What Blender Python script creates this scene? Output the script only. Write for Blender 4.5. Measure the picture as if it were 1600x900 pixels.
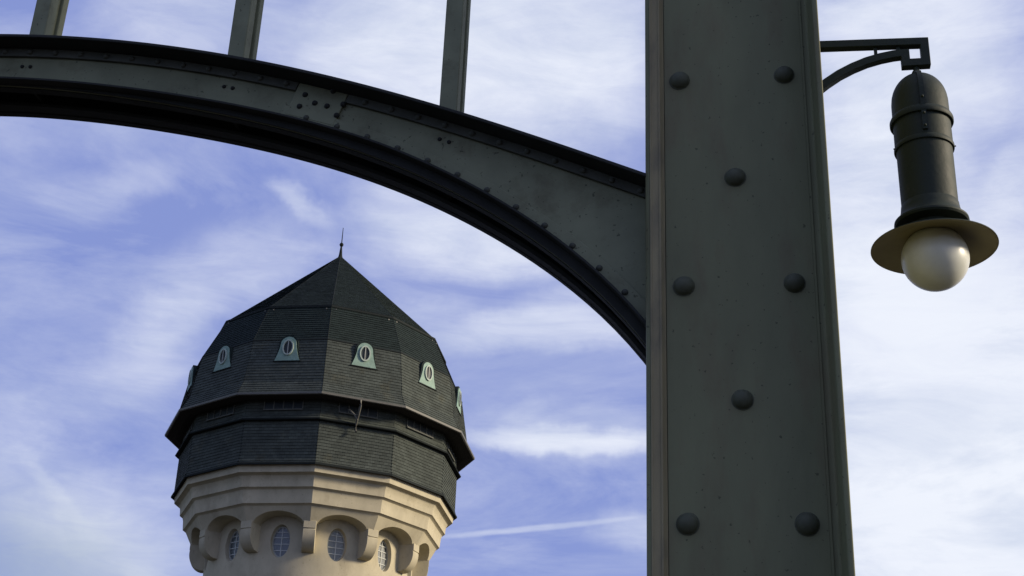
import bpy, math, random
from math import sin, cos, radians as R, pi, sqrt, hypot, atan2
from mathutils import Vector, Matrix
random.seed(7)
S = bpy.context.scene
for o in list(bpy.data.objects):
    bpy.data.objects.remove(o)

# ------------------------------------------------------------------ camera
EYE = 1.6
cam_d = bpy.data.cameras.new('camera')
cam_d.sensor_width = 36; cam_d.lens = 50; cam_d.clip_start = .05; cam_d.clip_end = 20000
cam = bpy.data.objects.new('camera', cam_d); S.collection.objects.link(cam); S.camera = cam
PITCH, ROLL = R(25.4), R(2.38)
fwd = Vector((0, cos(PITCH), sin(PITCH))); rgt = Vector((1, 0, 0)); upv = rgt.cross(fwd)
c_, s_ = cos(ROLL), sin(ROLL)
rx = c_*rgt + s_*upv; uy = -s_*rgt + c_*upv; bz = -fwd
cam.matrix_world = Matrix(((rx.x, uy.x, bz.x, 0), (rx.y, uy.y, bz.y, 0), (rx.z, uy.z, bz.z, EYE), (0, 0, 0, 1)))

# ------------------------------------------------------------------ light
SUN_AZ, SUN_EL = R(97), R(22)            # azimuth clockwise from the view direction (+Y)
sun_d = bpy.data.lights.new('sun', 'SUN'); sun_d.energy = 5.0; sun_d.angle = R(12); sun_d.color = (1, .85, .64)
sun = bpy.data.objects.new('sun', sun_d); S.collection.objects.link(sun)
sdir = Vector((sin(SUN_AZ)*cos(SUN_EL), cos(SUN_AZ)*cos(SUN_EL), sin(SUN_EL)))
sun.rotation_euler = sdir.to_track_quat('Z', 'Y').to_euler(); sun.location = (30, -5, 40)

S.view_settings.view_transform = 'Standard'; S.view_settings.look = 'None'
S.view_settings.exposure = 0; S.view_settings.gamma = 1

W = bpy.data.worlds.new('World'); S.world = W; W.use_nodes = True
nt = W.node_tree; nt.nodes.clear()
def N(t, **k):
    n = nt.nodes.new(t)
    for a, v in k.items(): setattr(n, a, v)
    return n
def Lk(a, b): nt.links.new(a, b)
def setin(inp, v):
    if hasattr(v, 'links') or hasattr(v, 'is_output'): Lk(v, inp)
    else: inp.default_value = v
def MA(op, a, b=None, c=None, clamp=False):
    n = N('ShaderNodeMath', operation=op, use_clamp=clamp)
    setin(n.inputs[0], a)
    if b is not None: setin(n.inputs[1], b)
    if c is not None: setin(n.inputs[2], c)
    return n.outputs[0]
def NOISE(vec, scale, detail=4, rough=.55, dist=0):
    n = N('ShaderNodeTexNoise'); n.inputs['Scale'].default_value = scale
    n.inputs['Detail'].default_value = detail; n.inputs['Roughness'].default_value = rough
    n.inputs['Distortion'].default_value = dist
    Lk(vec, n.inputs['Vector']); return n
sky = N('ShaderNodeTexSky', sky_type='NISHITA'); sky.sun_disc = False
sky.sun_elevation = SUN_EL; sky.sun_rotation = SUN_AZ
sky.air_density = 1.0; sky.dust_density = .6; sky.ozone_density = 2.5
tc = N('ShaderNodeTexCoord')
sep = N('ShaderNodeSeparateXYZ'); Lk(tc.outputs['Generated'], sep.inputs[0])
az = MA('MULTIPLY', MA('ARCTAN2', sep.outputs[0], sep.outputs[1]), 57.29578)
el = MA('MULTIPLY', MA('ARCSINE', sep.outputs[2]), 57.29578)
cmb = N('ShaderNodeCombineXYZ'); Lk(az, cmb.inputs[0]); Lk(el, cmb.inputs[1])
def VM(op, a, b):
    n = N('ShaderNodeVectorMath', operation=op)
    for i, v in enumerate((a, b)):
        if hasattr(v, 'is_output'): Lk(v, n.inputs[i])
        else: n.inputs[i].default_value = v
    return n.outputs[0]
dn = NOISE(tc.outputs['Generated'], 9, 5, .6)
disp = VM('MULTIPLY', VM('SUBTRACT', dn.outputs['Color'], (.5, .5, .5)), (4.2, 2.0, 0))
pos = VM('ADD', cmb.outputs[0], disp)
dn2 = NOISE(tc.outputs['Generated'], 45, 4, .6)
pos = VM('ADD', pos, VM('MULTIPLY', VM('SUBTRACT', dn2.outputs['Color'], (.5, .5, .5)), (1.0, .40, 0)))
pos_fine = VM('ADD', cmb.outputs[0], VM('MULTIPLY', VM('SUBTRACT', dn2.outputs['Color'], (.5, .5, .5)), (.25, .10, 0)))
CL = [(-1.82, 34.72, 3.2, 10.5, 5.2, 0.95), (3.4, 34.84, 5.0, 2.9, 1.8, 0.32), (-8.55, 34.17, 11.6, 3.98, 1.96, 0.22), (-16.44, 34.71, 1.7, 5.33, 2.26, 0.3), (-1.07, 26.86, 1.5, 5.95, 1.5, 0.62), (-4.2, 27.99, -1.2, 3.65, 1.51, 0.3), (1.63, 23.68, 5.1, 5.8, 0.95, 0.5), (3.15, 25.06, 12.6, 3.98, 0.88, 0.26), (-3.86, 23.63, -1.6, 3.52, 1.46, 0.2), (3.03, 19.35, -1.5, 5.6, 0.52, 0.75), (3.78, 19.6, 1.0, 4.2, 1.3, 0.25), (0.5, 20.27, 12.7, 1.74, 0.64, 0.15), (1.4, 15.85, 7.1, 4.9, 0.14, 0.34), (5.81, 15.92, -5.4, 2.47, 1.02, 0.3), (18.47, 21.17, -14.7, 9, 7, 1.5), (19.6, 23.91, -9.8, 5.74, 2.97, 0.25), (18.0, 34.38, 2.4, 6, 5.4, 0.85), (16.0, 28.44, -13.1, 5, 5, 0.8), (22.41, 28.69, -32.8, 1.42, 1.99, 0.4), (18.56, 15.23, -1.0, 9, 5.6, 1.5), (-9.37, 28.14, -27, 1.9, 0.5, 0.30), (-18.7, 27.39, 12, 2.3, 1.1, 0.12), (-16.98, 28.38, 20, 2.0, 0.9, 0.12), (-14.87, 22.81, 20.4, 2.85, 1.36, 0.32), (-12.23, 25.29, 16.7, 4.67, 1.95, 0.25), (-15.94, 20.65, 18.7, 3.24, 1.65, 0.2), (-16.85, 13.04, 8.1, 4.44, 2.46, 0.55), (-18.56, 15.6, -6.5, 3.74, 2.2, 0.3), (-17.98, 15.51, -43.7, 2.81, 0.45, 0.22), (-12.39, 14.42, 13.3, 0.55, 0.52, 0.45), (-20.25, 17.93, -10.9, 2.26, 1.9, 0.2), (-14.5, 13.12, -11.3, 1.29, 0.51, 0.3)]
tot = None
for (ca, ce, an, la, lb, w) in CL:
    mp = N('ShaderNodeMapping', vector_type='TEXTURE')
    mp.inputs['Location'].default_value = (ca, ce, 0)
    mp.inputs['Rotation'].default_value = (0, 0, R(an))
    mp.inputs['Scale'].default_value = (la*1.25, lb*1.35, 1)
    Lk(pos_fine if lb < .3 else pos, mp.inputs['Vector'])
    ln = N('ShaderNodeVectorMath', operation='LENGTH'); Lk(mp.outputs[0], ln.inputs[0])
    mr = N('ShaderNodeMapRange', interpolation_type='SMOOTHERSTEP')
    mr.inputs['From Min'].default_value = 1.0; mr.inputs['From Max'].default_value = .12
    mr.inputs['To Min'].default_value = 0; mr.inputs['To Max'].default_value = w*1.25
    Lk(ln.outputs['Value'], mr.inputs['Value'])
    tot = mr.outputs[0] if tot is None else MA('ADD', tot, mr.outputs[0])
# thin streaky veil over the whole dome, combed along the wind
mpn = N('ShaderNodeMapping'); mpn.inputs['Rotation'].default_value = (R(4), 0, R(-12)); mpn.inputs['Scale'].default_value = (1, 1, 3.2)
Lk(tc.outputs['Generated'], mpn.inputs['Vector'])
veil = NOISE(mpn.outputs[0], 5.0, 8, .62, .6)
vr = N('ShaderNodeMapRange'); vr.inputs['From Min'].default_value = .40; vr.inputs['From Max'].default_value = .75
vr.inputs['To Max'].default_value = .36; Lk(veil.outputs['Fac'], vr.inputs['Value'])
mpf = N('ShaderNodeMapping'); mpf.inputs['Rotation'].default_value = (R(-3), R(5), R(-12)); mpf.inputs['Scale'].default_value = (1, 1, 4.5)
Lk(tc.outputs['Generated'], mpf.inputs['Vector'])
fine = NOISE(mpf.outputs[0], 13, 9, .68, .8)
fr = N('ShaderNodeMapRange'); fr.inputs['From Min'].default_value = .32; fr.inputs['From Max'].default_value = .68
fr.inputs['To Min'].default_value = .70; fr.inputs['To Max'].default_value = 1.24; Lk(fine.outputs['Fac'], fr.inputs['Value'])
# the cloud sheet thickens away from this gap in it: towards the sun
sheet = N('ShaderNodeMapRange', interpolation_type='SMOOTHSTEP'); sheet.inputs['From Min'].default_value = .12; sheet.inputs['From Max'].default_value = .85
sheet.inputs['To Max'].default_value = .75
Lk(sep.outputs[0], sheet.inputs['Value'])
cov = MA('MULTIPLY', MA('ADD', MA('ADD', tot, sheet.outputs[0]), vr.outputs[0]), fr.outputs[0])
cov = MA('SUBTRACT', 1.0, MA('EXPONENT', MA('MULTIPLY', cov, -1.35)), clamp=True)
# cloud brightness: bright white and greyer cream patches
gn = NOISE(mpn.outputs[0], 6.5, 7, .6, .4)
cr = N('ShaderNodeValToRGB')

cr.color_ramp.elements[0].position = .36; cr.color_ramp.elements[0].color = (.68, .74, .88, 1)
cr.color_ramp.elements[1].position = .56; cr.color_ramp.elements[1].color = (.87, .91, 1.0, 1)
Lk(gn.outputs['Fac'], cr.inputs[0])
gm = N('ShaderNodeMapping', vector_type='TEXTURE'); gm.inputs['Location'].default_value = (-21, 11.5, 0); gm.inputs['Scale'].default_value = (11, 6.5, 1)
Lk(pos, gm.inputs['Vector']); gl = N('ShaderNodeVectorMath', operation='LENGTH'); Lk(gm.outputs[0], gl.inputs[0])
gr_ = N('ShaderNodeMapRange', interpolation_type='SMOOTHSTEP'); gr_.inputs['From Min'].default_value = 1; gr_.inputs['From Max'].default_value = .2; Lk(gl.outputs['Value'], gr_.inputs['Value'])
ccol = N('ShaderNodeMix', data_type='RGBA'); Lk(gr_.outputs[0], ccol.inputs[0]); Lk(cr.outputs[0], ccol.inputs[6]); ccol.inputs[7].default_value = (.41, .49, .60, 1)
tint = N('ShaderNodeMix', data_type='RGBA', blend_type='MULTIPLY'); tint.inputs[0].default_value = 1
Lk(sky.outputs[0], tint.inputs[6]); tint.inputs[7].default_value = (1.0, 1.0, 1.0, 1)
STR = .1
lift = N('ShaderNodeMix', data_type='RGBA'); lift.inputs[0].default_value = .85     # high thin haze over the blue
lf = N('ShaderNodeMapRange', interpolation_type='SMOOTHSTEP'); lf.inputs['From Min'].default_value = -.95; lf.inputs['From Max'].default_value = -.3
lf.inputs['To Min'].default_value = .35; lf.inputs['To Max'].default_value = .85      # clearer, deeper blue on the side away from the sun
Lk(sep.outputs[0], lf.inputs['Value']); Lk(lf.outputs[0], lift.inputs[0])
Lk(tint.outputs[2], lift.inputs[6]); lift.inputs[7].default_value = (.268/STR, .336/STR, .72/STR, 1)
csc = N('ShaderNodeMix', data_type='RGBA', blend_type='MULTIPLY'); csc.inputs[0].default_value = 1
csc.clamp_result = False
Lk(ccol.outputs[2], csc.inputs[6]); csc.inputs[7].default_value = (1/STR, 1/STR, 1/STR, 1)
mx = N('ShaderNodeMix', data_type='RGBA'); Lk(cov, mx.inputs[0]); Lk(lift.outputs[2], mx.inputs[6]); Lk(csc.outputs[2], mx.inputs[7])
bg = N('ShaderNodeBackground'); bg.inputs['Strength'].default_value = STR; Lk(mx.outputs[2], bg.inputs[0])
wo = N('ShaderNodeOutputWorld'); Lk(bg.outputs[0], wo.inputs[0])

# ------------------------------------------------------------------ materials
def mat(name, col, rough=.5, metal=0, var=.12, scale=6, bump=0, bscale=60, island=0, spec=.5, coat=0, stain=None, stretch=None, subs=0, speck=None):
    m = bpy.data.materials.new(name); m.use_nodes = True; t = m.node_tree; b = t.nodes['Principled BSDF']
    b.inputs['Roughness'].default_value = rough; b.inputs['Metallic'].default_value = metal
    b.inputs['Specular IOR Level'].default_value = spec
    if coat: b.inputs['Coat Weight'].default_value = coat; b.inputs['Coat Roughness'].default_value = .08
    if subs: b.inputs['Subsurface Weight'].default_value = subs; b.inputs['Subsurface Radius'].default_value = (.05, .05, .045); b.inputs['Subsurface Scale'].default_value = 1
    x = t.nodes.new('ShaderNodeTexCoord'); src = x.outputs['Object']
    if stretch:
        mp = t.nodes.new('ShaderNodeMapping'); mp.inputs['Scale'].default_value = stretch; t.links.new(src, mp.inputs[0]); src = mp.outputs[0]
    n = t.nodes.new('ShaderNodeTexNoise'); n.inputs['Scale'].default_value = scale; n.inputs['Detail'].default_value = 7; n.inputs['Roughness'].default_value = .6
    t.links.new(src, n.inputs['Vector'])
    r = t.nodes.new('ShaderNodeMapRange'); r.inputs['From Min'].default_value = .28; r.inputs['From Max'].default_value = .72
    r.inputs['To Min'].default_value = 1-var; r.inputs['To Max'].default_value = 1+var; t.links.new(n.outputs['Fac'], r.inputs['Value'])
    fac = r.outputs[0]
    if island:
        g = t.nodes.new('ShaderNodeNewGeometry')
        r2 = t.nodes.new('ShaderNodeMapRange'); r2.inputs['To Min'].default_value = 1-island; r2.inputs['To Max'].default_value = 1+island
        t.links.new(g.outputs['Random Per Island'], r2.inputs['Value'])
        mm = t.nodes.new('ShaderNodeMath'); mm.operation = 'MULTIPLY'; t.links.new(fac, mm.inputs[0]); t.links.new(r2.outputs[0], mm.inputs[1]); fac = mm.outputs[0]
    base = t.nodes.new('ShaderNodeRGB'); base.outputs[0].default_value = (*col, 1); csrc = base.outputs[0]
    if stain:
        sc, th, scol, amt = stain
        n3 = t.nodes.new('ShaderNodeTexNoise'); n3.inputs['Scale'].default_value = sc; n3.inputs['Detail'].default_value = 8; n3.inputs['Roughness'].default_value = .65
        t.links.new(src, n3.inputs['Vector'])
        r3 = t.nodes.new('ShaderNodeMapRange'); r3.inputs['From Min'].default_value = th; r3.inputs['From Max'].default_value = th+.12
        r3.inputs['To Max'].default_value = amt; t.links.new(n3.outputs['Fac'], r3.inputs['Value'])
        mxs = t.nodes.new('ShaderNodeMix'); mxs.data_type = 'RGBA'; t.links.new(r3.outputs[0], mxs.inputs[0])
        t.links.new(csrc, mxs.inputs[6]); mxs.inputs[7].default_value = (*scol, 1); csrc = mxs.outputs[2]
    if speck:                       # small chips, scuffs and dirt marks
        sc, th, k = speck
        n4 = t.nodes.new('ShaderNodeTexNoise'); n4.inputs['Scale'].default_value = sc; n4.inputs['Detail'].default_value = 3; n4.inputs['Roughness'].default_value = .5
        t.links.new(x.outputs['Object'], n4.inputs['Vector'])
        r4 = t.nodes.new('ShaderNodeMapRange'); r4.inputs['From Min'].default_value = th; r4.inputs['From Max'].default_value = th+.03
        r4.inputs['To Min'].default_value = 1; r4.inputs['To Max'].default_value = k; t.links.new(n4.outputs['Fac'], r4.inputs['Value'])
        m4 = t.nodes.new('ShaderNodeMath'); m4.operation = 'MULTIPLY'; t.links.new(fac, m4.inputs[0]); t.links.new(r4.outputs[0], m4.inputs[1]); fac = m4.outputs[0]
    v = t.nodes.new('ShaderNodeVectorMath'); v.operation = 'SCALE'; t.links.new(csrc, v.inputs[0]); t.links.new(fac, v.inputs['Scale'])
    t.links.new(v.outputs[0], b.inputs['Base Color'])
    rr = t.nodes.new('ShaderNodeMapRange'); rr.inputs['To Min'].default_value = max(.02, rough-.08); rr.inputs['To Max'].default_value = min(1, rough+.1)
    t.links.new(n.outputs['Fac'], rr.inputs['Value']); t.links.new(rr.outputs[0], b.inputs['Roughness'])
    if bump:
        n2 = t.nodes.new('ShaderNodeTexNoise'); n2.inputs['Scale'].default_value = bscale; n2.inputs['Detail'].default_value = 5
        t.links.new(src, n2.inputs['Vector'])
        bp = t.nodes.new('ShaderNodeBump'); bp.inputs['Strength'].default_value = bump; bp.inputs['Distance'].default_value = .01
        t.links.new(n2.outputs['Fac'], bp.inputs['Height']); t.links.new(bp.outputs[0], b.inputs['Normal'])
    return m
M = {}
M['paint'] = mat('dark_green_grey_paint', (.166, .172, .096), .62, var=.24, scale=2.2, bump=.35, bscale=9, spec=.22, stain=(5, .50, (.152, .132, .076), .6), stretch=(1, 1, .35), speck=(60, .665, .5))
M['paint_edge'] = mat('pale_olive_edge_paint', (.26, .225, .13), .6, var=.22, scale=4, bump=.1, bscale=20, spec=.2, stain=(6, .5, (.12, .11, .08), .6), stretch=(1, 1, .3))  # paler and browner than the rest of the column
M['paint_rivet_shade'] = mat('shade_darkened_rivet_paint', (.072, .078, .050), .6, var=.2, scale=30, bump=.1, bscale=60, spec=.25)  # column paint darkened: the rivets' shaded sides are put into the colour
M['paint_flange_shade'] = mat('near_black_flange_and_shade', (.030, .032, .030), .75, var=.25, scale=6, bump=.08, bscale=40, spec=.12)  # dark flange colour; also carries the shade of undersides and box interior
M['paint_leg_shade'] = mat('shade_darkened_angle_paint', (.075, .080, .066), .7, var=.25, scale=8, bump=.08, bscale=40, spec=.12)  # arch paint darkened: shade below the top flange put into the colour
M['paint_arch'] = mat('blue_green_grey_paint', (.180, .192, .125), .68, var=.22, scale=4, bump=.25, bscale=10, spec=.14, stain=(7, .52, (.125, .125, .080), .7), speck=(70, .67, .5))
M['lamp_paint'] = mat('lamp_dark_paint', (.015, .023, .015), .62, var=.2, scale=14, bump=.08, bscale=70, spec=.28, stain=(20, .58, (.035, .036, .026), .6))
M['shade_inner'] = mat('lamp_shade_enamel', (.30, .26, .15), .45, var=.12, scale=12, spec=.35)
M['opal'] = mat('opal_glass', (.64, .65, .57), .32, var=.08, scale=14, spec=.5, subs=.25)
M['slate'] = mat('slate', (.058, .067, .058), .85, var=.22, scale=1.2, island=.14, spec=.12, bump=.1, bscale=20, stain=(.8, .58, (.072, .070, .047), .6))
M['slate_dark'] = mat('newer_dark_slate', (.016, .024, .022), .8, var=.15, scale=1.2, island=.14, spec=.12, bump=.1, bscale=20)
M['underlay'] = mat('roof_underlay', (.02, .02, .02), .9, spec=.1)
M['lead'] = mat('roof_lead', (.014, .018, .017), .8, var=.2, scale=3, spec=.15)
M['gutter'] = mat('zinc_gutter', (.115, .112, .095), .5, var=.15, scale=3, spec=.4)
M['frame'] = mat('pale_window_frame', (.36, .42, .36), .6, var=.12, scale=5, spec=.2)
M['copper'] = mat('verdigris_copper', (.22, .32, .26), .6, var=.2, scale=4, spec=.2, stain=(5, .55, (.12, .2, .17), .7))
M['wood'] = mat('dark_soffit_boards', (.03, .026, .022), .8, spec=.2)
M['stone'] = mat('sandstone_render', (.45, .405, .285), .85, var=.16, scale=.9, bump=.3, bscale=9, spec=.12, stain=(.8, .52, (.33, .29, .20), .6), stretch=(1, 1, .6), speck=(9, .66, .8))
M['glass'] = mat('dark_glass', (.085, .10, .10), .25, var=.1, spec=.8)
M['vent_glass'] = mat('dull_glass', (.018, .026, .028), .5, spec=.3)
M['white'] = mat('old_white_paint', (.34, .35, .31), .6, var=.15, scale=5, spec=.2)
M['bars'] = mat('window_bars', (.50, .52, .48), .6, var=.1, scale=5, spec=.2)
M['grey'] = mat('grey_window_paint', (.11, .115, .10), .7, var=.2, scale=5, spec=.2)
M['asphalt'] = mat('asphalt', (.034, .032, .029), .9, var=.2, scale=.6, spec=.2, bump=.3, bscale=40)

# ------------------------------------------------------------------ mesh helpers
C = S.collection.objects
class MB:
    def __init__(s): s.v = []; s.f = []; s.m = []
    def add(s, vs, fs, mi=0):
        b = len(s.v); s.v += [tuple(v) for v in vs]; s.f += [[b+i for i in f] for f in fs]; s.m += [mi]*len(fs); return s
    def quad(s, a, b, c, d, mi=0): return s.add([a, b, c, d], [[0, 1, 2, 3]], mi)
    def box(s, x0, x1, y0, y1, z0, z1, T=None):
        vs = [(x, y, z) for z in (z0, z1) for y in (y0, y1) for x in (x0, x1)]
        if T: vs = [T(Vector(v)) for v in vs]
        return s.add(vs, [[0, 2, 3, 1], [4, 5, 7, 6], [0, 1, 5, 4], [1, 3, 7, 5], [3, 2, 6, 7], [2, 0, 4, 6]])
    def prism(s, poly, fn, a, b, caps=True):
        """poly of 2-D points (counter-clockwise), fn(p, t) -> 3-D point, from t=a to t=b"""
        n = len(poly); vs = [fn(p, a) for p in poly]+[fn(p, b) for p in poly]
        fs = [[i, (i+1) % n, n+(i+1) % n, n+i] for i in range(n)]
        if caps: fs += [list(range(n))[::-1], list(range(n, 2*n))]
        return s.add(vs, fs)
    def lathe(s, prof, n=32, cx=0, cy=0, cap=True, a0=0):
        vs = [(cx+r*cos(a0+2*pi*i/n), cy+r*sin(a0+2*pi*i/n), z) for r, z in prof for i in range(n)]
        fs = [[j*n+i, j*n+(i+1) % n, (j+1)*n+(i+1) % n, (j+1)*n+i] for j in range(len(prof)-1) for i in range(n)]
        if cap: fs += [list(range(n))[::-1], [(len(prof)-1)*n+i for i in range(n)]]
        return s.add(vs, fs)
    def tube(s, pts, r, n=8):
        pts = [Vector(p) for p in pts]; rings = []
        for i, p in enumerate(pts):
            d = (pts[min(i+1, len(pts)-1)]-pts[max(i-1, 0)]).normalized()
            a = d.cross(Vector((0, 0, 1)));  a = a if a.length > .1 else d.cross(Vector((1, 0, 0)))
            a.normalize(); b = d.cross(a)
            rings += [p+r*(cos(2*pi*k/n)*a+sin(2*pi*k/n)*b) for k in range(n)]
        m = len(pts)
        fs = [[j*n+i, (j+1)*n+i, (j+1)*n+(i+1) % n, j*n+(i+1) % n] for j in range(m-1) for i in range(n)]
        fs += [list(range(n)), [(m-1)*n+i for i in range(n)][::-1]]
        return s.add(rings, fs)
    def mesh(s, name, mats, smooth=None, recalc=True):
        me = bpy.data.meshes.new(name); me.from_pydata(s.v, [], s.f)
        for m in (mats if isinstance(mats, (list, tuple)) else [mats]): me.materials.append(m)
        me.polygons.foreach_set('material_index', s.m)
        if recalc:
            import bmesh
            bm = bmesh.new(); bm.from_mesh(me); bmesh.ops.remove_doubles(bm, verts=bm.verts, dist=1e-5)
            bmesh.ops.recalc_face_normals(bm, faces=bm.faces); bm.to_mesh(me); bm.free()
        if smooth is not None:
            me.polygons.foreach_set('use_smooth', [True]*len(me.polygons)); me.set_sharp_from_angle(angle=R(smooth))
        me.update(); return me
    def build(s, name, mats, parent=None, smooth=None, loc=(0, 0, 0), rz=0, bevel=0, recalc=True):
        o = bpy.data.objects.new(name, s.mesh(name, mats, smooth, recalc)); C.link(o)
        o.parent = parent; o.location = loc; o.rotation_euler = (0, 0, rz)
        if bevel:
            b = o.modifiers.new('bevel', 'BEVEL'); b.width = bevel; b.segments = 3; b.limit_method = 'ANGLE'; b.angle_limit = R(35)
            o.data.polygons.foreach_set('use_smooth', [True]*len(o.data.polygons)); o.data.set_sharp_from_angle(angle=R(40))
        return o
def put(name, me, parent, loc=(0, 0, 0), rot=(0, 0, 0), scale=(1, 1, 1)):
    o = bpy.data.objects.new(name, me); C.link(o); o.parent = parent; o.location = loc; o.rotation_euler = rot; o.scale = scale; return o
def empty(name, loc, rz=0, **k):
    o = bpy.data.objects.new(name, None); C.link(o); o.location = loc; o.rotation_euler = (0, 0, rz); o.empty_display_size = .3
    for a, b in k.items(): o[a] = b
    return o
def kind(o, k): o['kind'] = k; return o

# ------------------------------------------------------------------ ground
g = MB().add([(-3000, -3000, 0), (3000, -3000, 0), (3000, 3000, 0), (-3000, 3000, 0)], [[0, 1, 2, 3]]).build('ground', M['asphalt'], recalc=False)
kind(g, 'structure')

# ------------------------------------------------------------------ near steelwork
A = R(10.216); PD, S0 = 4.0622, -.0125     # frame line: x' along the arch, y' away from the viewer
fx = Vector((cos(A), -sin(A), 0)); fn = Vector((sin(A), cos(A), 0))
ORG = fx*S0 + fn*PD
column = empty('steel_column', ORG, -A, label='tall dark green-grey riveted steel column filling the right of the view, carrying the arch', category='column')
TOPZ = 4.6+EYE
vz = lambda p, t: (p[0], p[1], t)
P = [(-.226, 0), (.232, 0), (.232, .014), (-.226, .014)]
MB().prism(P, vz, .16, TOPZ).build('face_plate', M['paint'], column, bevel=.001)
# left edge: rolled channel flange with two rounded beads
arc = lambda cx, cy, r, a0, a1, n=6: [(cx+r*cos(R(a0+(a1-a0)*i/n)), cy+r*sin(R(a0+(a1-a0)*i/n))) for i in range(n+1)]
P = [(-.291, .5), (-.291, .010), (-.288, -.004), (-.2765, -.013), (-.2755, .016), (-.279, .5)]
MB().prism(P, vz, .16, TOPZ).build('edge_channel', M['paint'], column, smooth=50)
P = [(-.275, .012), (-.2755, -.0135)] + arc(-.2715, -.0145, .0040, 190, 330, 6) + [(-.2655, -.0150), (-.2470, -.0150)] + arc(-.2425, -.0150, .0042, 200, 340, 6) + [(-.2355, -.0120), (-.2320, -.003), (-.2278, .0), (-.2278, .012)]
MB().prism(P, vz, .16, TOPZ).build('edge_strip', M['paint_edge'], column, smooth=40)
# right edge: deep flange standing out towards the viewer
P = [(.232, .014), (.232, -.0035), (.2395, -.0035), (.2405, .0005)] + arc(.2485, -.012, .012, 90, 15, 5) + [(.2600, -.05), (.2642, -.205)] + arc(.2722, -.207, .0080, 180, 265, 6) + arc(.2786, -.2125, .0030, 275, 360, 3) + [(.2850, -.12), (.2900, 0), (.291, .5), (.275, .5), (.272, .016)]
MB().prism(P, vz, .16, TOPZ).build('side_flange', M['paint'], column, smooth=40)
MB().prism([(-.274, .486), (.274, .486), (.274, .5), (-.274, .5)], vz, .16, TOPZ).build('rear_plate', M['paint'], column)
MB().box(-.40, .40, -.34, .62, 0, .04).box(-.33, .33, -.28, .55, .04, .16).build('base_plate', M['paint'], column, bevel=.006)
MB().box(-.34, .34, -.30, .56, TOPZ, TOPZ+.05).build('cap_plate', M['paint'], column, bevel=.004)
def rivet_mesh(r, h, n=20, k=6):
    prof = [(r*1.12, -.002), (r*1.10, .0008), (r*1.03, .0014)] + [(r*cos(pi/2*i/k), .002+h*sin(pi/2*i/k)) for i in range(k)] + [(.0008, .002+h)]
    return prof
big = MB(); big.lathe(rivet_mesh(.0325, .027), 24); big_me = big.mesh('rivet', M['paint_rivet_shade'], 60)
FRONT = (R(90), 0, 0)   # local +Z of the rivet to -Y of the frame
for k in range(-5, 12):
    z = 2.7118+EYE-k*.38426
    if not .25 < z < TOPZ-.05: continue
    for c in ((-.172, .172) if k % 2 == 0 else (0,)):
        q = random.uniform(.95, 1.04)
        put('rivet', big_me, column, (c+random.uniform(-.002, .002), 0, z+random.uniform(-.002, .002)), (R(90)+random.uniform(-.05, .05), random.uniform(0, 3), random.uniform(-.05, .05)), (q*random.uniform(.97, 1.03), q, random.uniform(.88, 1.06)))

# arch
arch = empty('steel_arch', ORG+fx*-3.124, -A, label='dark riveted steel arch girder with upright posts, springing from the left side of the column', category='arch')
AX = 3.124
def polyv(c, t):
    v = 0
    for a in c: v = v*t+a
    return v
CB = [-5.191695631625045e-05, 0.0010491514978832363, -0.008697782098367484, 0.030294639857587822, -0.1566103672728967, 2.95339584341602]
CT = [8.115631563343534e-05, 0.000453013167387986, -0.10328530181786442, 3.1212427648329295]
zb = lambda x: polyv(CB, x*x)+EYE         # x measured from the crown (arch frame)
zt = lambda x: polyv(CT, x*x)+EYE
XE = AX-.276                               # arch ends at the column's side
def nrm(f, x):
    e = 1e-3; d = (f(min(x+e, XE+.1))-f(x-e))/(2*e); l = hypot(1, d); return (-d/l, 1/l)
def sweep(f, x0, x1, o0, o1, y0, y1, n=60):
    """a band following curve f: from normal offset o0 to o1, and from y0 to y1 in depth"""
    mb = MB(); vs = []; fs = []
    for i in range(n+1):
        x = x0+(x1-x0)*i/n; nx, nz = nrm(f, x); z = f(x)
        a0_, a1_ = (o(x) if callable(o) else o for o in (o0, o1))
        for o, y in ((a0_, y0), (a1_, y0), (a1_, y1), (a0_, y1)):
            px, pz = x+nx*o, z+nz*o
            px = max(-XE, min(XE, px)) if abs(x) > XE-.12 else px
            vs.append((px, y, pz))
    for i in range(n):
        a = i*4; b = a+4
        fs += [[a+j, a+(j+1) % 4, b+(j+1) % 4, b+j] for j in range(4)]
    fs += [[0, 3, 2, 1], [n*4, n*4+1, n*4+2, n*4+3]]
    return mb.add(vs, fs)
WF, WB = .09, .272                         # front faces of the two webs; the girder is an open-bottomed box
def web(y0, y1, name):
    mb = MB(); n = 120; vs = []
    for i in range(n+1):
        x = -XE+2*XE*i/n
        for z, y in ((zb(x)+.004, y0), (zt(x)-.006, y0), (zt(x)-.006, y1), (zb(x)+.004, y1)): vs.append((x, y, z))
    fs = []
    for i in range(n):
        a = i*4; b = a+4; fs += [[a+j, a+(j+1) % 4, b+(j+1) % 4, b+j] for j in range(4)]
    fs += [[0, 3, 2, 1], [n*4, n*4+1, n*4+2, n*4+3]]
    return mb.add(vs, fs).build(name, M['paint_arch'], arch, smooth=30)
web(WF, WF+.012, 'web_plate'); web(WB, WB+.012, 'web_plate')
bpy.context.scene.collection.objects[-1].data.materials[0] = M['paint_flange_shade']  # rear web near black: shade inside the box put into its colour
sweep(zt, -XE, XE, -.013, 0, 0, .36, 120).build('top_flange', M['paint_flange_shade'], arch, bevel=.003)
lift_ = lambda x: .032*max(0, min(1, (abs(x)-.3)/1.6))     # the near shelf angle climbs the web towards the springing
lip = lambda x: lift_(x)+.008
sweep(zb, -XE, XE, lift_, lip, .040, WF-.0005, 120).build('bottom_flange', M['paint_flange_shade'], arch, bevel=.002)
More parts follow.
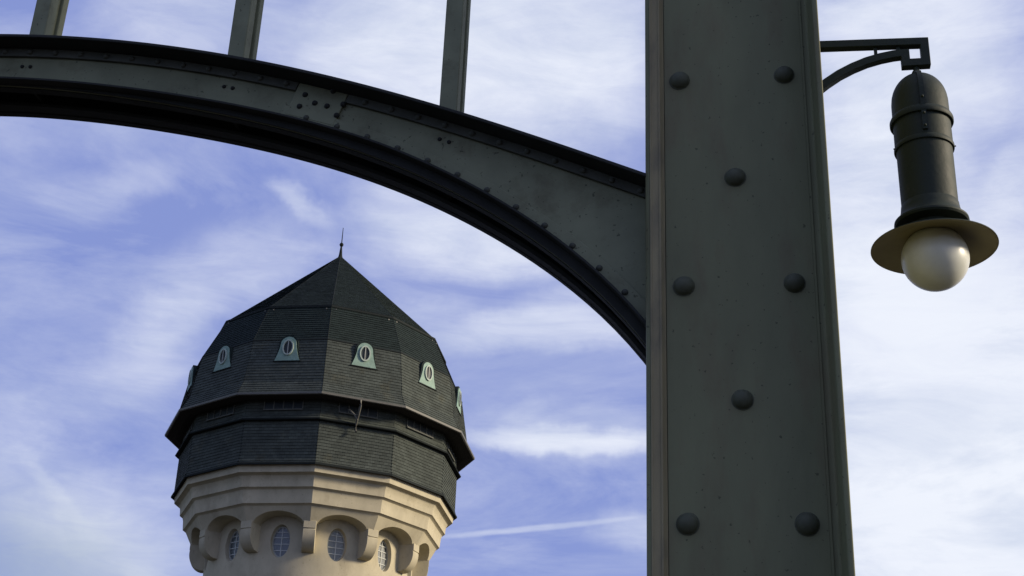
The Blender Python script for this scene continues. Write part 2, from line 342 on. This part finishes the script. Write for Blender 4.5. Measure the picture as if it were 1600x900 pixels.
sweep(zb, -XE, XE, .001, lambda x: max(.003, lift_(x)-.0005), WF-.009, WF-.0005, 120).build('bottom_flange', M['paint_flange_shade'], arch)  # dark strip over the web foot, painted as the shade under the lip
sweep(zb, -XE, XE, 0, .014, WF+.0125, WF+.045, 120).build('bottom_flange', M['paint_flange_shade'], arch)
sweep(zb, -XE, XE, 0, .014, WB+.0125, .315, 120).build('bottom_flange', M['paint_flange_shade'], arch, bevel=.002)
sweep(zb, -XE, XE, 0, .014, WB-.045, WB-.0005, 120).build('bottom_flange', M['paint_flange_shade'], arch)
xs0, xs1 = AX-1.545, AX-1.352             # splice gap in the top angle
sweep(zt, -XE, xs0, -.048, -.0135, WF-.013, WF-.0005, 80).build('top_angle', M['paint_leg_shade'], arch, bevel=.002)
sweep(zt, xs1, XE, -.048, -.0135, WF-.013, WF-.0005, 30).build('top_angle', M['paint_leg_shade'], arch, bevel=.002)
for q0, q1 in ((-XE, -1.50), (1.50, XE)): sweep(zb, q0, q1, lambda x: lip(x)+.0005, .090, WF-.010, WF-.0006, 60).build('bottom_angle', M['paint_arch'], arch, bevel=.002)
sweep(zt, -XE, XE, -.048, -.0135, WB+.0125, WB+.025, 100).build('top_angle', M['paint_leg_shade'], arch)
sweep(zb, -XE, XE, .0145, .090, WB+.0125, WB+.025, 100).build('bottom_angle', M['paint_arch'], arch)
sweep(zt, xs0+.003, xs1-.003, -.150, -.0140, WF-.0115, WF-.0006, 10).build('splice_plate', M['paint_arch'], arch, bevel=.002)
sm_me = MB().lathe(rivet_mesh(.0098, .0085), 12).mesh('rivet', M['paint_flange_shade'], 60)
ti_me = MB().lathe(rivet_mesh(.0072, .006), 12).mesh('rivet', M['paint_flange_shade'], 60)
lg_me = MB().lathe(rivet_mesh(.0105, .009), 12).mesh('rivet', M['paint_leg_shade'], 60)
def riv(x, z, y, me=sm_me): put('rivet', me, arch, (x, y, z), FRONT)
for (q, z) in [(-1.52, 2.8), (-1.536, 2.752), (-1.48, 2.762), (-1.433, 2.746), (-1.374, 2.75), (-1.394, 2.705), (-1.416, 2.808)]:
    riv(q+AX, z+EYE, WF-.0115)
x = -XE+.06                               # rows of rivets along both angles
while x < XE-.02:
    nx, nz = nrm(zt, x)
    if not xs0-.02 < x < xs1+.02: riv(x+nx*-.031, zt(x)+nz*-.031, WF-.013, lg_me)
    x += .1065/hypot(1, nx/nz)
x = AX-.335
while x > -XE+.05:
    nx, nz = nrm(zb, x)
    if 1.5 < abs(x) < XE-.03: riv(x+nx*.060, zb(x)+nz*.060, WF-.010, lg_me)
    x -= .124/hypot(1, nx/nz)
posts = [AX-.997-.8245*k for k in range(0, 6)]
for px in posts:
    if not (-XE < px < XE): continue
    for d in (-.017, .017): riv(px+d, zt(px+d)-.088, WF, ti_me)
    z0 = zt(px)-.004
    o = MB().box(-.0325, .0325, .0, .055, z0, TOPZ-.5).build('post', M['paint_arch'], arch, loc=(px, .11, 0), bevel=.004)
    MB().box(-.0185, .0185, .0552, .085, z0, TOPZ-.5).build('web', M['paint_arch'], o)
    MB().box(-.0325, .0325, .0852, .125, z0, TOPZ-.5).build('rear_bar', M['paint_arch'], o, bevel=.004)
    w = MB()                              # diaphragm between the webs below each post
    w.add([(px-.006, WF+.0125, zb(px)+.03), (px+.006, WF+.0125, zb(px)+.03), (px+.006, WB-.0005, zb(px)+.03), (px-.006, WB-.0005, zb(px)+.03),
           (px-.006, WF+.0125, zt(px)-.03), (px+.006, WF+.0125, zt(px)-.03), (px+.006, WB-.0005, zt(px)-.03), (px-.006, WB-.0005, zt(px)-.03)],
          [[0, 3, 2, 1], [4, 5, 6, 7], [0, 1, 5, 4], [1, 2, 6, 5], [2, 3, 7, 6], [3, 0, 4, 7]])
    w.build('diaphragm', M['paint_flange_shade'], arch)
WY = .172
# beam carried by the posts (above the picture)
MB().box(-XE, XE, WY-.11, WY+.11, TOPZ-.5, TOPZ-.48).box(-XE, XE, WY-.006, WY+.006, TOPZ-.48, TOPZ-.12).box(-XE, XE, WY-.11, WY+.11, TOPZ-.12, TOPZ-.10).build('top_beam', M['paint_arch'], arch)

# ------------------------------------------------------------------ lamp
LO = .35
lamp = empty('hanging_lamp', ORG+fx*.65+fn*LO, -A, label='dark cylindrical lamp with opal globe, hanging from a bracket right of the column', category='lamp')
Z = EYE
def ribbon(pts, w, y0, y1, mb=None, closed=False):
    mb = mb or MB(); pts = [Vector(p) for p in pts]; n = len(pts); L_, R_ = [], []
    for i in range(n):
        d0 = (pts[i]-pts[i-1]).normalized() if i else None
        d1 = (pts[i+1]-pts[i]).normalized() if i < n-1 else None
        d0 = d0 or d1; d1 = d1 or d0
        n0 = Vector((-d0.y, d0.x)); n1 = Vector((-d1.y, d1.x)); m = (n0+n1).normalized(); k = (w/2)/max(.3, m.dot(n0))
        L_.append(pts[i]+m*k); R_.append(pts[i]-m*k)
    vs = []
    for i in range(n):
        for p, y in ((L_[i], y0), (R_[i], y0), (R_[i], y1), (L_[i], y1)): vs.append((p.x, y, p.y))
    fs = []
    for i in range(n-1):
        a = i*4; b = a+4; fs += [[a+j, a+(j+1) % 4, b+(j+1) % 4, b+j] for j in range(4)]
    fs += [[0, 3, 2, 1], [n*4-4, n*4-3, n*4-2, n*4-1]]
    return mb.add(vs, fs)
path = [(-.362, 3.062+Z), (.036, 3.049+Z), (.036, 2.961+Z), (-.034, 2.961+Z), (-.034, 3.003+Z), (-.052, 3.003+Z), (-.075, 3.001+Z), (-.12, 2.993+Z), (-.17, 2.979+Z), (-.22, 2.958+Z), (-.27, 2.931+Z), (-.315, 2.899+Z), (-.362, 2.860+Z)]
br = ribbon(path, .030, -.016, .016).build('bracket', M['lamp_paint'], lamp, bevel=.002)
for x, z0, z1 in ((-.135, 2.985, 3.045), (-.056, 3.012, 3.043)):
    MB().box(x-.0055, x+.0055, -.006, .006, z0+Z, z1+Z).build('brace', M['lamp_paint'], lamp)
MB().box(-.369, -.356, -.05, .05, 2.80+Z, 3.12+Z).build('wall_plate', M['lamp_paint'], lamp, bevel=.002)
MB().lathe([(.008, 2.952+Z), (.010, 2.935+Z), (.016, 2.925+Z), (.020, 2.914+Z), (.020, 2.900+Z)], 20).build('hanger', M['lamp_paint'], lamp, smooth=50)
dome = [(.002, 2.909+Z)] + [(.0965*sin(R(a)), 2.794+Z+.115*cos(R(a))) for a in range(8, 91, 6)] + [(.0972, 2.794+Z), (.0975, 2.738+Z)]
cyl = [(.0975, 2.738+Z), (.0980, 2.618+Z), (.0945, 2.600+Z), (.0935, 2.32+Z)]
MB().lathe(dome[::-1], 48, cap=False).build('cap', M['lamp_paint'], lamp, smooth=40)
MB().lathe(cyl[::-1], 48, cap=False).build('housing', M['lamp_paint'], lamp, smooth=40)
MB().lathe([(.0970, 2.704+Z), (.1065, 2.702+Z), (.1085, 2.706+Z), (.1085, 2.718+Z), (.1040, 2.728+Z), (.0974, 2.734+Z)], 64, cap=False).build('ring', M['lamp_paint'], lamp, smooth=35)
MB().lathe([(.0936, 2.598+Z), (.1008, 2.597+Z), (.1018, 2.601+Z), (.1015, 2.610+Z), (.0978, 2.617+Z)], 64, cap=False).build('ring', M['lamp_paint'], lamp, smooth=35)
MB().lathe([(.082, 2.258+Z), (.082, 2.300+Z), (.119, 2.306+Z), (.1235, 2.313+Z), (.1225, 2.320+Z), (.110, 2.330+Z), (.102, 2.344+Z), (.098, 2.360+Z), (.0958, 2.380+Z), (.0932, 2.383+Z)], 64, cap=False).build('collar', M['lamp_paint'], lamp, smooth=40)
# seam strip with screws running down the front, and two side lugs
SA = R(-92)
tst = lambda a, r, z: (r*cos(a), r*sin(a), z)
st = MB(); pr = [(.02, 2.9105+Z)] + [(r+.0018, z+.001) for r, z in dome[3:]] + [(.0998, 2.625+Z)]
hw = .0075; vs = []; fs = []
for r, z in pr:
    da = hw/max(r, .02)
    vs += [tst(SA-da, r, z), tst(SA-da, r+.007, z+.002), tst(SA+da, r+.007, z+.002), tst(SA+da, r, z)]
for i in range(len(pr)-1):
    a = i*4; b = a+4; fs += [[a+j, a+(j+1) % 4, b+(j+1) % 4, b+j] for j in range(4)]
st.add(vs, fs).build('seam_strip', M['lamp_paint'], lamp)
scr = MB().lathe(rivet_mesh(.0042, .004, k=4), 10).mesh('screw', M['lamp_paint'], 60)
for z in (2.757, 2.69, 2.640):
    r = .108
    p = tst(SA, r-.001, z+Z); put('screw', scr, lamp, p, (R(90), 0, SA+R(90)))
for a in (R(-8), R(188)):
    p = tst(a, .1, 2.605+Z); put('screw', scr, lamp, p, (R(90), 0, a+R(90)), (.7, .7, 1.1))
shd = MB()
out = [(.080, 2.266), (.125, 2.257), (.150, 2.249), (.178, 2.238), (.198, 2.229), (.2068, 2.224)]
inn = [(.2075, 2.2205), (.2050, 2.2195), (.196, 2.224), (.176, 2.233), (.148, 2.244), (.124, 2.252), (.06, 2.262)]
shd.lathe([(r, z+Z) for r, z in out+inn[:1]], 72, cap=False)
k0 = len(shd.f)
shd.lathe([(r, z+Z) for r, z in inn], 72, cap=False)
for i in range(k0, len(shd.f)): shd.m[i] = 1
shd.build('shade', [M['lamp_paint'], M['shade_inner']], lamp, smooth=60)
MB().lathe([(.072, 2.262+Z), (.072, 2.24+Z)], 32).build('globe_holder', M['lamp_paint'], lamp, smooth=40)
gp = [(max(.0008, .1105*sin(pi*i/32)), 2.181+Z-.1105*cos(pi*i/32)) for i in range(33)]
MB().lathe(gp, 64).build('globe', M['opal'], lamp, smooth=80)

# ------------------------------------------------------------------ water tower
TAZ = R(-7.7214); TD = 75.; PH = R(-1.671)
tower = empty('water_tower', (TD*sin(TAZ), TD*cos(TAZ), 0), -TAZ+PH, label='round stone water tower with a twelve-sided dark slate cap, seen under the arch', category='tower')
# local frame: -Y faces the viewer, dodecagon vertices at 0, 30, 60 ... degrees from -Y
def pv(r, deg, z): return Vector((r*sin(R(deg)), -r*cos(R(deg)), z+EYE))
def ring12(prof, a0=0, n=12):
    mb = MB(); vs = [pv(r, a0+360/n*i, z) for r, z in prof for i in range(n)]
    fs = [[j*n+i, j*n+(i+1) % n, (j+1)*n+(i+1) % n, (j+1)*n+i] for j in range(len(prof)-1) for i in range(n)]
    return mb.add(vs, fs)
ROOF = [(8.36, 25.20), (7.97, 25.95), (7.549, 28.432), (6.456, 30.775), (.16, 36.72)]
SKIRT = [(7.60, 21.76), (7.50, 22.1), (7.50, 24.02)]
BAND = [(7.70, 24.10), (7.46, 24.42)]
roof = ring12([(r-.05, z-.02) for r, z in ROOF]+[(.02, 36.72)]).build('roof', M['underlay'], tower)
skirt = ring12([(7.30, 21.78)]+[(r-.05, z) for r, z in SKIRT]+[(7.2, 24.02)]).build('skirt_wall', M['underlay'], tower)
wallb = ring12([(7.44, 24.02), (7.66, 24.08), (7.42, 24.42), (7.42, 25.3)]).build('upper_wall', M['underlay'], tower)
def slates(levels, parent, h=.165, w=.24, name='slates', m='slate'):
    mb = MB()
    for (r0, z0), (r1, z1) in levels:
        for k in range(12):
            A0, B0, A1, B1 = pv(r0, 30*k, z0), pv(r0, 30*k+30, z0), pv(r1, 30*k, z1), pv(r1, 30*k+30, z1)
            Nn = (B0-A0).cross(((A1+B1)-(A0+B0))).normalized()
            mid = (A0+B0)/2
            if Nn.dot(Vector((mid.x, mid.y, 0))) < 0: Nn = -Nn
            H = ((A1+B1)/2-(A0+B0)/2).length; nc = max(1, round(H/h))
            for j in range(nc):
                t0, t1 = j/nc, min(1, (j+1)/nc)
                a0, b0, a1, b1 = A0.lerp(A1, t0), B0.lerp(B1, t0), A0.lerp(A1, t1), B0.lerp(B1, t1)
                Lw = (b0-a0).length
                if Lw < .12: continue
                L1 = max((b1-a1).length, 1e-4)
                c0 = (a0+b0)/2; d = (b0-a0).normalized(); c1 = (a1+b1)/2
                x = -Lw/2 - (w*.5 if j % 2 else 0)
                while x < Lw/2-.01:
                    xa, xb = max(x, -Lw/2), min(x+w-.006, Lw/2); x += w
                    if xb-xa < .02: continue
                    ta, tb = max(-L1/2, min(L1/2, xa)), max(-L1/2, min(L1/2, xb))
                    if tb-ta < .004: continue
                    pr = .028+random.uniform(-.004, .006); dz = random.uniform(-.007, .004)
                    dn_ = (a0-a1).normalized()*(-dz)
                    p0, p1 = c0+d*xa+Nn*pr+dn_, c0+d*xb+Nn*pr+dn_
                    q0, q1 = c1+d*ta+Nn*.004, c1+d*tb+Nn*.004
                    r0_, r1_ = c0+d*xa-Nn*.02+dn_, c0+d*xb-Nn*.02+dn_
                    mb.add([p0, p1, q1, q0, r0_, r1_], [[0, 1, 2, 3], [4, 5, 1, 0], [4, 0, 3]])
    o = mb.build(name, M[m], parent, recalc=False); kind(o, 'stuff'); return o
slates(list(zip(ROOF[:3], ROOF[1:3])), roof)
slates(list(zip(ROOF[2:-1], ROOF[3:])), roof, m='slate_dark')
slates(list(zip(SKIRT[:-1], SKIRT[1:])), skirt)
slates([(BAND[0], BAND[1]), ((7.44, 24.42), (7.44, 25.2))], wallb)
# lead flashings along the hips and the two roof breaks
for k in range(12):
    mb = MB()
    for lv in (ROOF,):
        for (r0, z0), (r1, z1) in zip(lv[:-1], lv[1:]):
            a, b = pv(r0+.015, 30*k, z0+.01), pv(r1+.015, 30*k, z1+.01); tx = Vector((cos(R(30*k)), sin(R(30*k)), 0)); nn = Vector((sin(R(30*k)), -cos(R(30*k)), 0))
            hw = .04; mb.add([a-tx*hw-nn*.03, a+nn*.012, a+tx*hw-nn*.03, b-tx*hw-nn*.03, b+nn*.012, b+tx*hw-nn*.03], [[0, 1, 4, 3], [1, 2, 5, 4], [0, 2, 1], [3, 4, 5]])
    mb.build('hip_flashing', M['lead'], roof)
    mb = MB(); tx = Vector((cos(R(30*k)), sin(R(30*k)), 0)); nn = Vector((sin(R(30*k)), -cos(R(30*k)), 0))
    for (r0, z0), (r1, z1) in zip(SKIRT[:-1], SKIRT[1:]):
        a, b = pv(r0+.012, 30*k, z0), pv(r1+.012, 30*k, z1); hw = .05
        mb.add([a-tx*hw-nn*.02, a+nn*.012, a+tx*hw-nn*.02, b-tx*hw-nn*.02, b+nn*.012, b+tx*hw-nn*.02], [[0, 1, 4, 3], [1, 2, 5, 4], [0, 2, 1], [3, 4, 5]])
    mb.build('corner_flashing', M['lead'], skirt)
r, z = ROOF[3]; ring12([(r+.02, z-.10), (r+.10, z-.09), (r+.09, z+.02), (r-.06, z+.09)]).build('break_flashing', M['lead'], roof)
r, z = ROOF[2]; ring12([(r+.02, z-.06), (r+.06, z-.05), (r+.03, z+.03)]).build('break_flashing', M['lead'], roof)
ring12([(7.60, 21.78), (7.66, 21.72), (7.66, 21.80), (7.60, 21.86)]).build('drip_edge', M['lead'], skirt)
ring12([(7.52, 24.03), (7.74, 24.03), (7.76, 24.07), (7.72, 24.13)]).build('ledge', M['lead'], wallb)
# eaves
ring12([(7.4, 25.16), (7.9, 25.06), (8.34, 25.10), (8.36, 25.17)]).build('soffit', M['wood'], roof)
gut = ring12([(8.35, 25.20), (8.34, 25.11), (8.40, 25.09), (8.455, 25.12), (8.465, 25.22), (8.43, 25.22), (8.42, 25.14), (8.36, 25.20)]).build('gutter', M['gutter'], roof)
dp = 14
pts = [pv(8.12, dp, 25.12), pv(8.12, dp, 24.85), pv(8.06, dp, 24.70), pv(7.86, dp, 24.45), pv(7.60, dp, 24.15), pv(7.50, dp, 24.0), pv(7.50, dp, 23.75), pv(7.62, dp, 23.62)]
MB().tube(pts, .055, 8).build('downpipe', M['gutter'], gut, smooth=60)
MB().tube([pv(7.55, dp-3.2, 24.75), pv(7.75, dp-1.4, 24.45), pv(7.7, dp, 24.2)], .05, 8).build('downpipe', M['gutter'], gut, smooth=60)
# snow hooks under the break
for k in range(12):
    for d in (-2.2, 2.2):
        p = pv(ROOF[3][0]+.02, 30*k+d, ROOF[3][1]-.28)
        MB().box(-.03, .03, -.05, .03, -.11, .11).build('hook', M['gutter'], roof, loc=p, rz=R(30*k))
# clerestory strip windows under the eaves
def facef(k):
    """frame of facet k: returns (tangent, outward normal) and its mid angle"""
    m = 30*k+15; return Vector((cos(R(m)), sin(R(m)), 0)), Vector((sin(R(m)), -cos(R(m)), 0)), m
c15 = cos(R(15))
for k in range(12):
    tx, nn, m = facef(k); base = nn*(7.44*c15)
    T = lambda v: base+tx*v.x+nn*(-v.y)+Vector((0, 0, v.z+EYE))
    w = MB().box(-.98, .98, -.03, -.02, 24.66, 25.10, T).build('strip_window', M['vent_glass'], wallb)
    MB().box(-1.02, 1.02, -.11, -.005, 24.60, 24.659, T).build('sill', M['grey'], w)
    for x in (-1.0, -.5, 0, .5, 1.0):
        MB().box(x-.025, x+.025, -.06, -.031, 24.66, 25.12, T).build('mullion', M['grey'], w)
# dormers
def bell(n=20, w0=.66, h=1.32, wt=.41):
    """bell outline: flared foot, round head; list of (x, z) going round from bottom left up and over"""
    L_ = []
    for i in range(7):
        t = i/7; L_.append((-(w0+(wt-w0)*(1-(1-t)**1.45)), t*(h-wt)))
    for i in range(13):
        a = pi-pi*i/12; L_.append((wt*cos(a), h-wt+wt*sin(a)))
    for i in range(6, -1, -1):
        t = i/7; L_.append(((w0+(wt-w0)*(1-(1-t)**1.45)), t*(h-wt)))
    return L_
bo = bell(); nb = len(bo)
def oval(rx_, rz_, zc, n=24, x0=0): return [(x0+rx_*cos(2*pi*i/n), zc+rz_*sin(2*pi*i/n)) for i in range(n)]
front = MB(); ho = bell(w0=.70, h=1.42, wt=.50)
hood = MB(); DEP = 1.5
hood.prism(ho, lambda p, t: (p[0], t, p[1]), -.02, DEP)
hood_me = hood.mesh('hood', M['slate_dark'], 35)
front.prism(bo, lambda p, t: (p[0], t, p[1]), -.06, .05)
front_me = front.mesh('front', M['copper'], 35)
fr_ = MB(); a_, b_ = oval(.29, .43, .72), oval(.225, .36, .72); n = 24; vs = []
for i in range(n): vs += [(a_[i][0], -.058, a_[i][1]), (a_[i][0], -.13, a_[i][1]), (b_[i][0], -.13, b_[i][1]), (b_[i][0], -.058, b_[i][1])]
fr_.add(vs, [[i*4+j, ((i+1) % n)*4+j, ((i+1) % n)*4+(j+1) % 4, i*4+(j+1) % 4] for i in range(n) for j in range(4)])
frame_me = fr_.mesh('frame', M['frame'], 40)
pane_me = MB().prism(oval(.22, .35, .70), lambda p, t: (p[0], t, p[1]), -.07, -.061).mesh('pane', M['vent_glass'])
mul_me = MB().box(-.022, .022, -.115, -.0705, .37, 1.07).mesh('mullion', M['white'])
bar_me = MB().box(-.215, .215, -.078, -.0505, -.014, .014).mesh('mullion', M['white'])
sill_me = MB().box(-.72, .72, -.09, .1, -.05, .0).mesh('sill', M['lead'])
zd = 27.16
for k in range(12):
    tx, nn, m = facef(k)
    rr_ = 7.97+(7.549-7.97)*(zd-25.95)/(28.432-25.95)
    p = nn*(rr_*c15-.02)+Vector((0, 0, zd+EYE))
    d = empty('dormer', p, R(m)); d.parent = tower
    for nme, me in (('hood', hood_me), ('front', front_me), ('frame', frame_me), ('pane', pane_me), ('mullion', mul_me), ('sill', sill_me)): put(nme, me, d)
# spire
fin = MB().lathe([(.36, 36.45+EYE), (.30, 36.60+EYE), (.14, 36.78+EYE), (.10, 36.95+EYE), (.05, 37.5+EYE)], 12).build('finial', M['lead'], tower, smooth=50)
MB().lathe([(.01, 37.50+EYE), (.09, 37.54+EYE), (.125, 37.63+EYE), (.09, 37.72+EYE), (.01, 37.76+EYE)], 14).build('ball', M['lead'], fin, smooth=60)
MB().lathe([(.032, 37.7+EYE), (.018, 38.75+EYE)], 6).build('rod', M['lead'], fin)

# stone crown: three undercut mouldings
prof = [(7.30, 21.86), (7.46, 21.80), (7.46, 21.72), (7.43, 21.40), (7.30, 21.37), (7.18, 21.30), (7.10, 21.15), (7.07, 20.98), (7.06, 20.76),
        (6.98, 20.73), (6.90, 20.66), (6.85, 20.50), (6.825, 20.25), (6.80, 20.00), (6.72, 19.97), (6.64, 19.91), (6.58, 19.80)]
crown = ring12(prof).build('crown', M['stone'], tower, smooth=22)
# arched wall band between the corbels, its vaults, and the shaft behind
RS = 5.42; ZS, ZC = 19.20, 19.70
def rad_out(z): return 6.26+(6.58-6.26)*(z-19.2)/.6
hang = R(3.0)
for k in range(12):
    mb = MB(); n = 24; hw = 15-2.95
    def P_(deg, z, r):   # point on the facet plane at angle deg from vertex k
        cc = cos(R(15))/cos(R(deg-15)); return pv(r*cc, 30*k+deg, z)
    cols = [(0, ZS)] + [(2.95, ZS)] + [(15+hw*(-1+2*i/n), ZS+(ZC-ZS)*max(0, 1-(-1+2*i/n)**2)**.72) for i in range(n+1)] + [(27.05, ZS), (30, ZS)]
    for (d0, z0), (d1, z1) in zip(cols[:-1], cols[1:]):
        if abs(d1-d0) < 1e-9 and abs(z1-z0) < 1e-9: continue
        mb.quad(P_(d0, z0, rad_out(z0)), P_(d1, z1, rad_out(z1)), P_(d1, 19.80, 6.58), P_(d0, 19.80, 6.58))
        for t0, t1 in ((0, .5), (.5, 1)):
            f = lambda d, z, t: (lambda a, b: a.lerp(b, t))(P_(d, z, rad_out(z)), pv(RS-.05, 30*k+d, z-.02))
            mb.quad(f(d0, z0, t0), f(d1, z1, t0), f(d1, z1, t1), f(d0, z0, t1))
    mb.build('arch_bay', M['stone'], crown, smooth=30)
# corbels
cp = [(5.2, 19.26), (6.275, 19.26), (6.275, 18.90), (6.23, 18.885), (6.23, 18.855), (6.262, 18.84)]
cp += [(5.50+.76*cos(R(a)), 18.72+.86*sin(R(a))-.0) for a in range(0, -86, -9)]
cp += [(5.2, 17.86)]
cm = MB().prism(cp, lambda p, t: (t, -p[0], p[1]+EYE), -.31, .31).mesh('corbel', M['stone'], 25)
for k in range(12): 
    o = put('corbel', cm, tower, (0, 0, 0), (0, 0, R(30*k)))
    b = o.modifiers.new('bevel', 'BEVEL'); b.width = .02; b.segments = 2; b.limit_method = 'ANGLE'; b.angle_limit = R(40)
# shaft with twelve oval openings
mb = MB(); ZW, RX, RZ = 18.42, .50, .84
Zlo, Zhi = 17.2, 20.2
def sp(a, z, r=RS): return pv(r, a, z)
for k in range(12):
    mc = 30*k+15; n = 32
    def border(t):
        a = 2*pi*t; x, y = cos(a), sin(a); s = max(abs(x), abs(y)); return (mc+15*x/s, (Zlo+Zhi)/2+(Zhi-Zlo)/2*y/s)
    def ov(t, q=1): a = 2*pi*t; return (mc+math.degrees(RX*q*cos(a)/RS), ZW+RZ*q*sin(a))
    for i in range(n):
        t0, t1 = i/n, (i+1)/n
        for u0, u1 in ((0, .33), (.33, .66), (.66, 1)):
            L2 = lambda t, u: tuple(p+(q-p)*u for p, q in zip(ov(t), border(t)))
            mb.quad(sp(*L2(t0, u0)), sp(*L2(t1, u0)), sp(*L2(t1, u1)), sp(*L2(t0, u1)))
        mb.quad(sp(*ov(t0)), sp(*ov(t0, .93), RS-.30), sp(*ov(t1, .93), RS-.30), sp(*ov(t1)))
vsn = 96
mb.add([pv(RS, 360/vsn*i, z) for z in (-EYE, 8, Zlo) for i in range(vsn)], [[j*vsn+i, j*vsn+(i+1) % vsn, (j+1)*vsn+(i+1) % vsn, (j+1)*vsn+i] for j in range(2) for i in range(vsn)])
mb.build('shaft', M['stone'], tower, smooth=35)
wf = MB(); a_, b_ = oval(RX*.95, RZ*.95, 0), oval(RX*.82, RZ*.86, 0); vs = []; n = 24
for i in range(n): vs += [(a_[i][0], .0, a_[i][1]), (a_[i][0], -.05, a_[i][1]), (b_[i][0], -.05, b_[i][1]), (b_[i][0], .0, b_[i][1])]
wf.add(vs, [[i*4+j, ((i+1) % n)*4+j, ((i+1) % n)*4+(j+1) % 4, i*4+(j+1) % 4] for i in range(n) for j in range(4)])
wf_me = wf.mesh('frame', M['white'], 40)
wp_me = MB().prism(oval(RX*.93, RZ*.93, 0), lambda p, t: (p[0], t, p[1]), .0, .02).mesh('pane', M['glass'])
wv_me = MB().box(-.022, .022, -.035, -.001, -RZ*.84, RZ*.84).mesh('mullion', M['bars'])
for k in range(12):
    tx, nn, m = facef(k); p = nn*(RS-.285)+Vector((0, 0, ZW+EYE))
    d = empty('oval_window', p, R(m)); d.parent = tower
    put('frame', wf_me, d); put('pane', wp_me, d); put('mullion', wv_me, d)
    for z in (-.42, -.1, .22, .5):
        hw = RX*.83*sqrt(1-(z/(RZ*.86))**2)
        put('mullion', MB().box(-hw, hw, -.030, -.0012, z-.02, z+.02).mesh('mullion', M['bars']), d)

S.render.engine = 'CYCLES'
